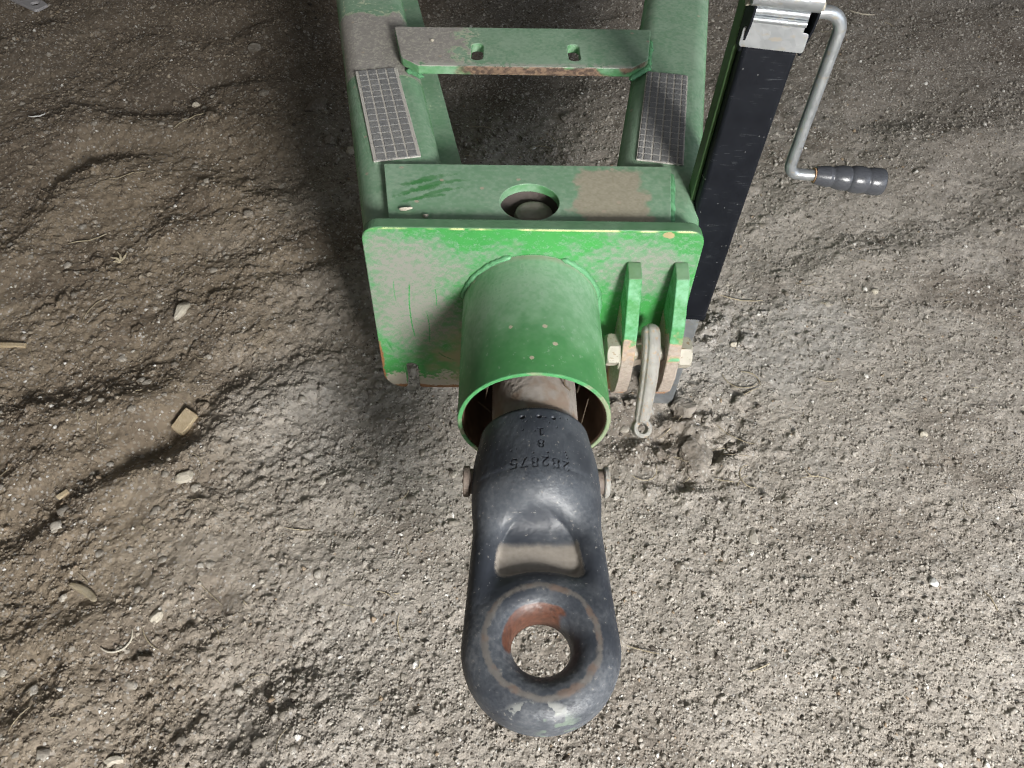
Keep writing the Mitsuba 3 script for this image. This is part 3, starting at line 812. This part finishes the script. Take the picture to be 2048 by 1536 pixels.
# ------------------------------------------------------------------ hanging iron link between the lugs
lp = np.array([(.1500, -.040, -.128), (.1504, -.052, -.136), (.1512, -.062, -.152), (.1518, -.071, -.175), (.1512, -.079, -.200), (.1506, -.084, -.220), (.1508, -.087, -.236)])
def link_sdf(X, Y, Z):
    d = np.full(X.shape, 9.0)
    for a, b in zip(lp[:-1], lp[1:]):
        e = b - a; L = e @ e
        t = np.clip(((X - a[0]) * e[0] + (Y - a[1]) * e[1] + (Z - a[2]) * e[2]) / L, 0, 1)
        dx, dy, dz = X - a[0] - t * e[0], Y - a[1] - t * e[1], Z - a[2] - t * e[2]
        rad = .0118 - .0014 * np.clip((-.15 - Z) / .08, 0, 1)
        d = np.minimum(d, np.sqrt(dx ** 2 + dy ** 2 + dz ** 2) - rad)
    d = d + .0018 * np.exp(-((X - .1485 + .004) / .0011) ** 2) * 1.0
    c = np.array([.1518, -.0935, -.2555])
    nrm = np.array([.12, -.62, .78]); nrm = nrm / np.linalg.norm(nrm)
    w = (X - c[0]) * nrm[0] + (Y - c[1]) * nrm[1] + (Z - c[2]) * nrm[2]
    rr = np.sqrt(np.maximum((X - c[0]) ** 2 + (Y - c[1]) ** 2 + (Z - c[2]) ** 2 - w ** 2, 0))
    disc = np.maximum(rr - .0128, np.abs(w) - .0075)
    d = smin(d, disc, .005)
    nub = np.sqrt((X - .1608) ** 2 + (Y + .086) ** 2 + (Z + .228) ** 2) - .0040
    d = smin(d, nub, .003)
    hole = .0068 - rr
    return np.maximum(d, np.where(np.abs(w) < .02, hole, -9))
lk = surface_nets(link_sdf, (.128, -.122, -.288), (.172, -.012, -.074), .0013)
add('iron_link', trimesh.smoothing.filter_taubin(lk, iterations=4), 'mat_iron', None, 45, 'grey cast iron link hanging between the two lugs with a small hole at its end', 'iron link')

# ------------------------------------------------------------------ parking jack
J = 'parking_jack'
tag(J, 'black square parking jack with galvanized crank standing beside the right beam', 'jack')
JR = trimesh.transformations.euler_matrix(0, math.radians(1.5), math.radians(-4.0), 'sxyz')[:3, :3]
JO = np.array([.2345, .0945, 0.0])
def jk(m):
    m = m.copy(); m.vertices = m.vertices @ JR.T + JO; return m
def sq_tube(w, d, z0, z1, r, t=.004):
    p = rrect(w, d, r, 0, 0, 5); i = p.buffer(-t)
    m = bevel_plate(Polygon(p.exterior.coords, [i.exterior.coords]), z1 - z0, .0008, 2); m.vertices = m.vertices + [0, 0, z0]
    return m
add('outer_tube', jk(sq_tube(.0570, .0480, -.212, .235, .0050)), 'mat_black', J, 35)
add('inner_tube', jk(sq_tube(.0440, .0440, -.412, -.16, .0030, .003)), 'mat_galv', J, 35, label='galvanized inner leg of the jack')
add('rubber_trim', jk(sq_tube(.0586, .0496, -.2145, -.2085, .0055, .006)), 'mat_black', J, 35)
# black cheeks and galvanized cap with bent apron
for sx in (-1, 1):
    ck = bevel_plate(Polygon([(-.0245, .176), (.024, .176), (.024, .250), (-.042, .250), (-.039, .212)]).buffer(-.003).buffer(.003), .0025, .0006)
    add('cheek', jk(remap(ck, EY, EZ, EX, (sx * .0312 - .00125, 0, 0))), 'mat_black', J, 30)
R5 = trimesh.transformations.euler_matrix(0, 0, math.radians(-4.5))[:3, :3]
def cap(m):
    m = m.copy(); m.vertices = m.vertices @ R5.T; return jk(m)
ap = bevel_plate(unary_union([rrect(.0655, .0205, .0032, 0, .1945, 5), sbox(-.0265, .198, .0265, .2130)]).buffer(-.001).buffer(.001), .0018, .0005)
cb_ = add('cap_plate', cap(remap(ap, EX, EZ, (0, 1, 0), (0, -.0330, 0))), 'mat_galv', J, 30)
ribs = []
for z, y, r in ((.2140, -.0340, .0034), (.2215, -.0305, .0050)):
    ribs.append(sweep([(-.0275, y, z), (-.01, y, z), (.01, y, z), (.0265, y, z)], r, 14))
ribs.append(rbox(.056, .004, .016, .0012, (0, -.0300, .2200)))
add('cap_ribs', cap(cat(*ribs)), 'mat_galv', J, 40)
add('roller', cap(sweep([(-.0330, -.0365, .2395), (-.01, -.0365, .2395), (.01, -.0365, .2395), (.0330, -.0365, .2395)], .0118, 20)), 'mat_galv', J, 40)
for x in (-.0335, .0335):
    add('cheek_bolt', jk(lathe([(0, 0), (.0052, 0), (.0052, .003), (.004, .0045), (0, .0045)], 12, 'x', (x + (.0005 if x > 0 else -.005), -.0255, .2285))), 'mat_bolt', J, 30)
# crank
cy = .078
q1 = arc((.2850, cy, .1960), .0205, math.pi / 2, 0, 10, EX, EZ)
q2 = arc((.3170, cy, .0385), .0130, math.pi, 1.5 * math.pi, 8, EX, EZ)
path = np.vstack([[(.2560, cy + .002, .2170), (.2700, cy, .2168)], q1, [(.3050, cy, .15), (.3042, cy, .09)], q2, [(.3280, cy - .001, .0253), (.3370, cy - .001, .0250)]])
dens = np.concatenate([[0], np.cumsum(np.linalg.norm(np.diff(path, axis=0), axis=1))])
qq = np.linspace(0, dens[-1], 90)
path = np.stack([np.interp(qq, dens, path[:, k]) for k in range(3)], 1)
ck = add('crank', sweep(path, .0067, 18), 'mat_galv', J, 45, label='bent galvanized crank rod')
gp = []
Lg = .0815
def grip_r(s):
    base = .0100 + .0056 * min(s / .55, 1) ** .8 + .0006 * s
    k = s * 4.0
    return base - .0021 * (1 - abs(math.sin(math.pi * k)) ** .45) * (s > .2)
pts = [(0, 0)] + [(grip_r(s), s * Lg) for s in np.linspace(0, .985, 70)] + [(grip_r(.985) - .0015, Lg), (0, Lg)]
gm = lathe(pts, 40, 'x')
gm = gm.copy(); a = math.radians(2.0)
Rg = trimesh.transformations.euler_matrix(0, a, math.radians(-6))[:3, :3]
gm.vertices = gm.vertices @ Rg.T + [.3365, cy - .001, .0250]
add('grip', gm, 'mat_grip', ck, 40, label='dark grey ribbed plastic crank grip')
add('grip_ring', lathe([(.006, 0), (.0088, 0), (.0088, .0016), (.006, .0016)], 24, 'x', (.3347, cy - .001, .0250)), 'mat_copper', ck, 30)
# green bracket that carries the jack on the beam
add('jack_bracket', jk(rbox(.0050, .0300, .50, .0012, (-.0312, .0100, .030))), 'mat_bracket', D, 30, label='dull green bracket behind the jack')

# ------------------------------------------------------------------ things lying on the dirt
def stone(x, y, sx, sy, sz, rot, seed, sub=3, rough=.22, sink=.35, boxy=0.0):
    m = trimesh.creation.icosphere(subdivisions=sub)
    v = m.vertices.copy()
    if boxy: v = np.sign(v) * np.abs(v) ** (1 - boxy)
    n_ = meshkit.fbm(v * 1.5 + seed * 7.3 + 50, 4, seed) - .5
    v = v * (1 + rough * 2 * n_)[:, None]
    gg = np.random.default_rng(seed + 100)
    for _ in range(9):
        d_ = gg.normal(size=3); d_ /= np.linalg.norm(d_)
        over = np.maximum(v @ d_ - gg.uniform(.62, .9), 0)
        v = v - over[:, None] * d_ * .92
    v = v + (meshkit.fbm(v * 6 + seed, 2, seed)[:, None] - .5) * .16 * v
    v = v * [sx / 2, sy / 2, sz / 2]
    c, s = math.cos(rot), math.sin(rot)
    v = v @ np.array([[c, -s, 0], [s, c, 0], [0, 0, 1]]).T
    z = float(np.median(gz(x + v[:, 0] * .7, y + v[:, 1] * .7)))
    m.vertices = v + [x, y, z + sz * (.5 - sink)]
    return m
ST = [  # x, y, sx, sy, sz, rot, material, boxy, label
    (-.590, .257, .018, .046, .024, -.25, 'mat_pale', .15, 'tall pale stone standing in the scuffed dirt left of the hitch plate'),
    (-.491, -.089, .030, .020, .018, .3, 'mat_pale', .0, 'smooth rounded pale pebble left of the towing eye neck'),
    (-.476, -.296, .022, .014, .014, .9, 'mat_pale', .1, 'small pale stone below the curled white wire'),
    (-.478, -.464, .026, .012, .010, .2, 'mat_pale', .2, 'flat white chip at the bottom edge left of the towing eye'),
    (-.556, -.462, .018, .015, .013, 0, 'mat_stone', .1, 'pale brown stone at the bottom left corner'),
    (.557, -.242, .013, .013, .014, .4, 'mat_white', .1, 'bright white crumb on the dirt far right of the towing eye'),
    (.326, -.172, .014, .026, .006, -.1, 'mat_stone', .2, 'flat grey pebble pressed into the dirt right of the towing eye'),
    (.653, .328, .013, .011, .011, .2, 'mat_pale', .1, 'little pale stone on the dirt right of the jack'),
    (.366, .193, .014, .010, .012, .2, 'mat_pale', .1, 'pale pebble with a dark hollow just right of the jack foot'),
    (.634, .010, .014, .011, .011, .2, 'mat_pale', .1, 'cream pebble with a dark hollow in the right middle dirt'),
    (-.658, 1.196, .036, .028, .022, .2, 'mat_stone', .1, 'grey stone far back on the left dirt'),
    (-.412, .786, .034, .028, .022, .2, 'mat_stone', .1, 'grey brown clod between the dark furrows left of the beam'),
    (-.527, .514, .020, .016, .014, .2, 'mat_stone', .1, 'squat tan stone in front of the long dark furrow'),
    (-.586, .960, .024, .020, .016, .2, 'mat_stone', .1, 'lone round stone far left of the rear cross bar'),
    (-.746, .950, .020, .016, .014, .7, 'mat_pale', .1, 'small tan stone far back at the left'),
    (-.458, .916, .050, .036, .03, .5, 'mat_stone', .2, 'broad clod near the left beam at the back'),
    (-.362, .770, .030, .022, .02, .5, 'mat_pale', .1, 'whitish stone beside the left beam'),
    (.266, -.036, .055, .075, .020, .15, 'mat_stone', .2, 'flattened grey clod of dirt below the jack foot'),
    (.262, .055, .045, .038, .036, .5, 'mat_stone', .15, 'lumpy dirt clod against the jack foot'),
]
for i, (x, y, sx, sy, sz, ro, mt, bx, lb) in enumerate(ST):
    if 'clod' in lb: mt = 'mat_dirt'
    add('stone' if 'clod' not in lb else 'dirt_clod', stone(x, y, sx, sy, sz, ro, i + 3, 4 if 'clod' in lb else 3, .55 if 'clod' in lb else .2, .38, bx), mt, None, True, lb, 'stone' if 'clod' not in lb else 'clod', lift=0)

# loose gravel nobody could count
g = np.random.default_rng(31)
base = trimesh.creation.icosphere(subdivisions=1)
variants = []
for k in range(8):
    v = base.vertices * (1 + .6 * (meshkit.fbm(base.vertices * 1.7 + k * 9 + 30, 2, k) - .5)[:, None] * 2)
    variants.append(v * [1, g.uniform(.6, .95), g.uniform(.5, .8)])
def scatter(n, size, pick):
    V, F, n0 = [], [], 0
    while n > 0:
        y = -.75 + 2.9 * g.random() ** 1.5; x = g.uniform(-1, 1) * (.72 + .46 * (y + .475))
        if not pick(x, y): continue
        r = size(); a = g.uniform(0, 6.28); c, s = math.cos(a), math.sin(a)
        v = variants[g.integers(8)] * r @ np.array([[c, -s, 0], [s, c, 0], [0, 0, 1]]).T
        V.append(v + [x, y, 0]); F.append(base.faces + n0); n0 += len(v); n -= 1
    V = np.vstack(V); c = V.reshape(-1, 42, 3).mean(1)
    V[:, 2] += np.repeat(gz(c[:, 0], c[:, 1]), 42)
    return trimesh.Trimesh(V, np.vstack(F), process=False)
gm = scatter(3000, lambda: .0018 + .0065 * g.random() ** 5, lambda x, y: g.random() < (.25 + .75 * (x < -.15)))
add('gravel', gm, 'mat_stone', None, True, 'loose gravel and crumbs scattered over the dirt', None, None, 'stuff', lift=0)
# sand grains: tiny faceted lumps, each with its own tone
def grains(n, seed):
    g = np.random.default_rng(seed)
    b = trimesh.Trimesh([[1, 0, 0], [-1, 0, 0], [0, 1, 0], [0, -1, 0], [0, 0, 1], [0, 0, -1]], [[0, 2, 4], [2, 1, 4], [1, 3, 4], [3, 0, 4], [2, 0, 5], [1, 2, 5], [3, 1, 5], [0, 3, 5]], process=False)
    y = -.80 + 3.1 * g.random(n) ** 2.0
    x = g.uniform(-1, 1, n) * (.70 + .455 * (y + .475))
    cov = meshkit.fbm(np.stack([x * 9, y * 9, 0 * x], -1), 3, 9)
    ok = g.random(n) < np.clip(1.5 - 1.5 * sst(.54, .72, cov) * sst(-.05, -.4, x), .22, 1)
    x, y = x[ok], y[ok]; n = len(x)
    r = (.0010 + .0015 * g.random(n) ** 2 + .0030 * g.random(n) ** 16) * (1 + .25 * np.maximum(y, 0))
    q = g.normal(size=(n, 6, 3)) * .22
    v = (b.vertices[None] + q) * r[:, None, None] * np.stack([g.uniform(.8, 1.25, n), g.uniform(.8, 1.25, n), g.uniform(.6, .95, n)], 1)[:, None]
    v += np.stack([x, y, gz(x, y) + r * g.uniform(-.1, .5, n)], 1)[:, None]
    f = (b.faces[None] + 6 * np.arange(n)[:, None, None]).reshape(-1, 3)
    left = sst(-.15, -.55, x + (meshkit.fbm(np.stack([x * 3, y * 3, 0 * x], -1), 3, 5) - .5) * .5)
    t = g.random(n)[:, None]
    base_ = np.array([.25, .226, .196]) * (1 - t) + np.array([.47, .437, .39]) * t
    brown = np.array([.165, .132, .098]) * (1 - t) + np.array([.40, .345, .275]) * t
    c = base_ * (1 - left[:, None]) + brown * left[:, None]
    k = g.random(n)
    c[k > .972] = np.array([.66, .64, .60]); c[k < .035] = np.array([.11, .095, .08]); c[(k > .10) & (k < .115)] = np.array([.32, .25, .18])
    return trimesh.Trimesh(v.reshape(-1, 3), f, process=False), np.repeat(c, 6, 0)
gm, gc = grains(185000, 8)
scene['mat_grains'] = {'type': 'twosided', 'bsdf': {'type': 'principled', 'base_color': {'type': 'mesh_attribute', 'name': 'vertex_color'}, 'roughness': .8, 'specular': .25}}
scene['sand_grains'] = ply(gm, 'mat_grains', smooth=True, color=gc)
tag('sand_grains', 'coarse sand grains covering the dry dirt floor', None, None, 'stuff')

# lumps of loosened soil between the rails and right of the jack
def lumps(n, seed):
    g = np.random.default_rng(seed); ms = []
    b = trimesh.creation.icosphere(subdivisions=3)
    spots = []
    while len(spots) < n:
        k = g.random()
        if k < .50: x, y = g.uniform(-.16, .20), g.uniform(.15, .95)
        elif k < .62: x, y = g.normal() * .07 + .27, g.normal() * .07 + .02
        elif k < .75: x, y = g.normal() * .09 + .33, g.normal() * .04 + .25
        else: x, y = g.uniform(-1.1, -.25), g.uniform(-.4, 1.2)
        spots.append((x, y))
    for x, y in spots:
        r = .004 + .009 * g.random() ** 2.5
        v = b.vertices * (1 + 1.6 * (meshkit.fbm(b.vertices * 1.9 + g.uniform(0, 90, 3), 4, 4) - .5)[:, None])
        v = v * r * [g.uniform(.8, 1.3), g.uniform(.8, 1.3), .75]
        ms.append(trimesh.Trimesh(v + [x, y, float(gz(x, y)[0]) + r * .15], b.faces, process=False))
    return cat(*ms)
add('soil_crumbs', lumps(300, 3), 'mat_dirt', None, True, 'lumps of loosened soil between the rails and around the jack foot', None, None, 'stuff', lift=0)

def strand(x, y, L, rot, bend, r0, lift_=.002, seed=0, k=9):
    s = np.linspace(-.5, .5, k); gg = np.random.default_rng(seed)
    a = rot + bend * s * 2
    px = x + np.cumsum(np.cos(a)) * L / k; py = y + np.cumsum(np.sin(a)) * L / k
    px += x - px.mean(); py += y - py.mean()
    z = gz(px, py); z = np.convolve(np.pad(z, 2, mode='edge'), np.ones(5) / 5, 'valid')
    return np.stack([px, py, z + lift_ + gg.random(k) * .001], 1), r0 * (1 - .5 * np.abs(s * 2) ** 3)
ms = []
for k in range(420):
    y = -.7 + 2.6 * g.random() ** 1.3; x = g.uniform(-1, 1) * (.7 + .45 * (y + .475))
    if g.random() > (.30 + .70 * (x < -.1)): continue
    p, r = strand(x, y, .010 + .05 * g.random() ** 2.2, g.normal() * .9 + .3, g.normal() * .5, .00045 + .0006 * g.random() ** 2, .0022, k)
    ms.append(sweep(p, r, 4))
for k in range(40):
    x, y = (g.uniform(-.14, .17), g.uniform(.16, .85)) if k < 24 else (g.normal() * .08 + .30, g.normal() * .10 - .02)
    p, r = strand(x, y, .03 + .06 * g.random(), g.uniform(0, 3.14), g.normal() * .8, .0005 + .0005 * g.random(), .004, k + 900)
    ms.append(sweep(p, r, 4))
add('chaff', cat(*ms), 'mat_straw', None, True, 'thin dry chaff and straw bits strewn over the dirt', None, None, 'stuff', lift=0)
SW = [  # single strands one can point at
    ('straw', -.82, .450, .075, .38, .1, .0013, 'mat_straw', 'long straight straw on the dirt left of the hitch plate'),
    ('straw', -.79, .622, .075, .4, .15, .0011, 'mat_straw', 'short pale straw behind the longer straight one on the left dirt'),
    ('straw', -.728, .850, .10, 1.0, -.2, .0012, 'mat_straw', 'grass stalk lying far back on the left dirt'),
    ('straw', -.747, .265, .080, 1.2, -.6, .0010, 'mat_straw', 'curved grass blade in the left middle dirt'),
        ('straw', .400, .305, .085, -.2, .25, .0012, 'mat_straw', 'thin straw right of the lower jack tube'),
    ('straw', .384, .120, .050, -.8, -1.0, .0009, 'mat_straw', 'bent fibre in the dirt right of the lug bolt'),
    ('straw', .147, -.337, .045, -.3, .1, .0008, 'mat_straw', 'fine straw on the dirt right beside the towing eye'),
    ('straw', .291, -.360, .035, .35, .1, .0009, 'mat_straw', 'short straw on the lower right dirt'),
    ('shaving', .965, 1.448, .080, -.5, .7, .0022, 'mat_pale', 'curled pale shaving on dark dirt at the upper right'),
    ('shaving', -1.075, .872, .055, .6, 1.5, .0016, 'mat_white', 'white curled peel at the far left'),
    ('wire', -.509, -.334, .058, .55, 1.35, .0014, 'mat_pale', 'curved white wire piece in the lower left dirt'),
]
for nm, x, y, L, ro, be, r, mt, lb in SW:
    p, rr = strand(x, y, L, ro, be, r, .003, 5, 15)
    add(nm, sweep(p, rr, 6), mt, None, True, lb, nm, lift=0)
p, rr = strand(-.578, -.263, .052, -.5, -.25, .0052, .004, 9, 12)
add('stalk', sweep(p, rr, 8, squash=.5), 'mat_straw', None, True, 'split yellow stalk piece lying in the lower left dirt', 'stalk', lift=0)
# husk
hk = []
for k in range(6):
    a = (.9, 1.5, 1.75, 2.3, 2.5, 3.4)[k]; q_ = (1.1, .7, 1.25, .6, .9, .5)[k]
    z0 = float(gz(-.739, .39)[0])
    hk.append(sweep([(-.739, .385, z0 + .002), (-.739 + .010 * q_ * math.cos(a), .385 + .012 * q_ * math.sin(a), z0 + .007), (-.739 + .019 * q_ * math.cos(a + .25), .385 + .020 * q_ * math.sin(a + .25), z0 + .009)], [.0012, .0024, .0007], 5))
add('husk', cat(*hk), 'mat_straw', None, True, 'frayed tuft of pale husk on the left dirt', 'husk', lift=0)
for x, y, sx, sy, sz, ro, ti, lb in ((-.525, .021, .023, .037, .012, -.50, .22, 'rectangular tan wood chip in the ridged dirt left of the sleeve'), (-.853, .176, .050, .008, .006, .03, .1, 'thin flat wood splinter at the left edge'), (-.660, -.115, .016, .007, .005, .9, .1, 'little wood sliver in the lower left hollow')):
    m = rbox(sx, sy, sz, .0012).subdivide().subdivide()
    m.vertices = m.vertices * (1 + .35 * (meshkit.fbm(m.vertices * 90 + sx * 900, 3, 2) - .5)[:, None])
    R_ = trimesh.transformations.euler_matrix(ti, ti * .6, ro, 'sxyz')[:3, :3]
    m.vertices = m.vertices @ R_.T + [x, y, float(gz(x, y)[0]) + sz * .55]
    add('wood_chip', m, 'mat_wood', None, 30, lb, 'wood chip', lift=0)
# steel strap with a hole, top left corner
st = Polygon([(-1.4475, 1.4685), (-1.3263, 1.3833), (-1.2492, 1.3287), (-1.2402, 1.332), (-1.2255, 1.3614), (-1.258, 1.3922), (-1.3814, 1.503)]).buffer(-.006).buffer(.006)
st = st.difference(Point(-1.2600, 1.3640).buffer(.0115))
m = bevel_plate(st, .007, .001); m.vertices = m.vertices + [0, 0, .020]
add('steel_strap', m, 'mat_grey_plate', None, 30, 'grey steel strap with a round hole lying at the top left corner', 'steel strap', lift=0)

# dry straw caught inside the sleeve
ms = []
g = np.random.default_rng(77)
for k in range(26):
    a = g.uniform(-.2 * math.pi, 1.15 * math.pi)
    if .35 * math.pi < a < .65 * math.pi: continue
    rr = g.uniform(.056, .073); y0 = -g.uniform(.06, .165); L = g.uniform(.012, .05)
    d = g.normal(size=3) * [.4, .6, .9]; d /= np.linalg.norm(d)
    c = np.array([AX + rr * math.cos(a), y0, AZ + rr * math.sin(a)])
    pts = np.array([c + d * L * t + np.array([0, 0, -.006]) * t * t for t in np.linspace(-.5, .5, 6)])
    q = np.hypot(pts[:, 0] - AX, pts[:, 2] - AZ)
    kk = np.clip(q, .050, .0765) / q
    pts[:, 0] = AX + (pts[:, 0] - AX) * kk; pts[:, 2] = AZ + (pts[:, 2] - AZ) * kk
    ms.append(sweep(pts, g.uniform(.0004, .0013), 4))
add('nest_straw', cat(*ms), 'mat_nest', None, True, 'dry straw packed inside the green sleeve around the shaft', None, None, 'stuff')

# small crumbs on the frame
for x, y, s, lb in ((-.152, .0475, .007, 'short white straw bit on the green cross plate'), (-.1275, .0345, .007, 'tan crumb on the cross plate near its left end'), (-.1440, .4500, .006, 'white crumb on the rear cross bar')):
    m = stone(0, 0, s * (2.4 if 'straw' in lb else 1), s * .8, s * .7, .2, 3); m.vertices = m.vertices - m.vertices.mean(0) + [x, y, (-.0123 if y < .2 else -.0045) + s * .3]
    add('crumb', m, 'mat_pale', None, True, lb, 'crumb')
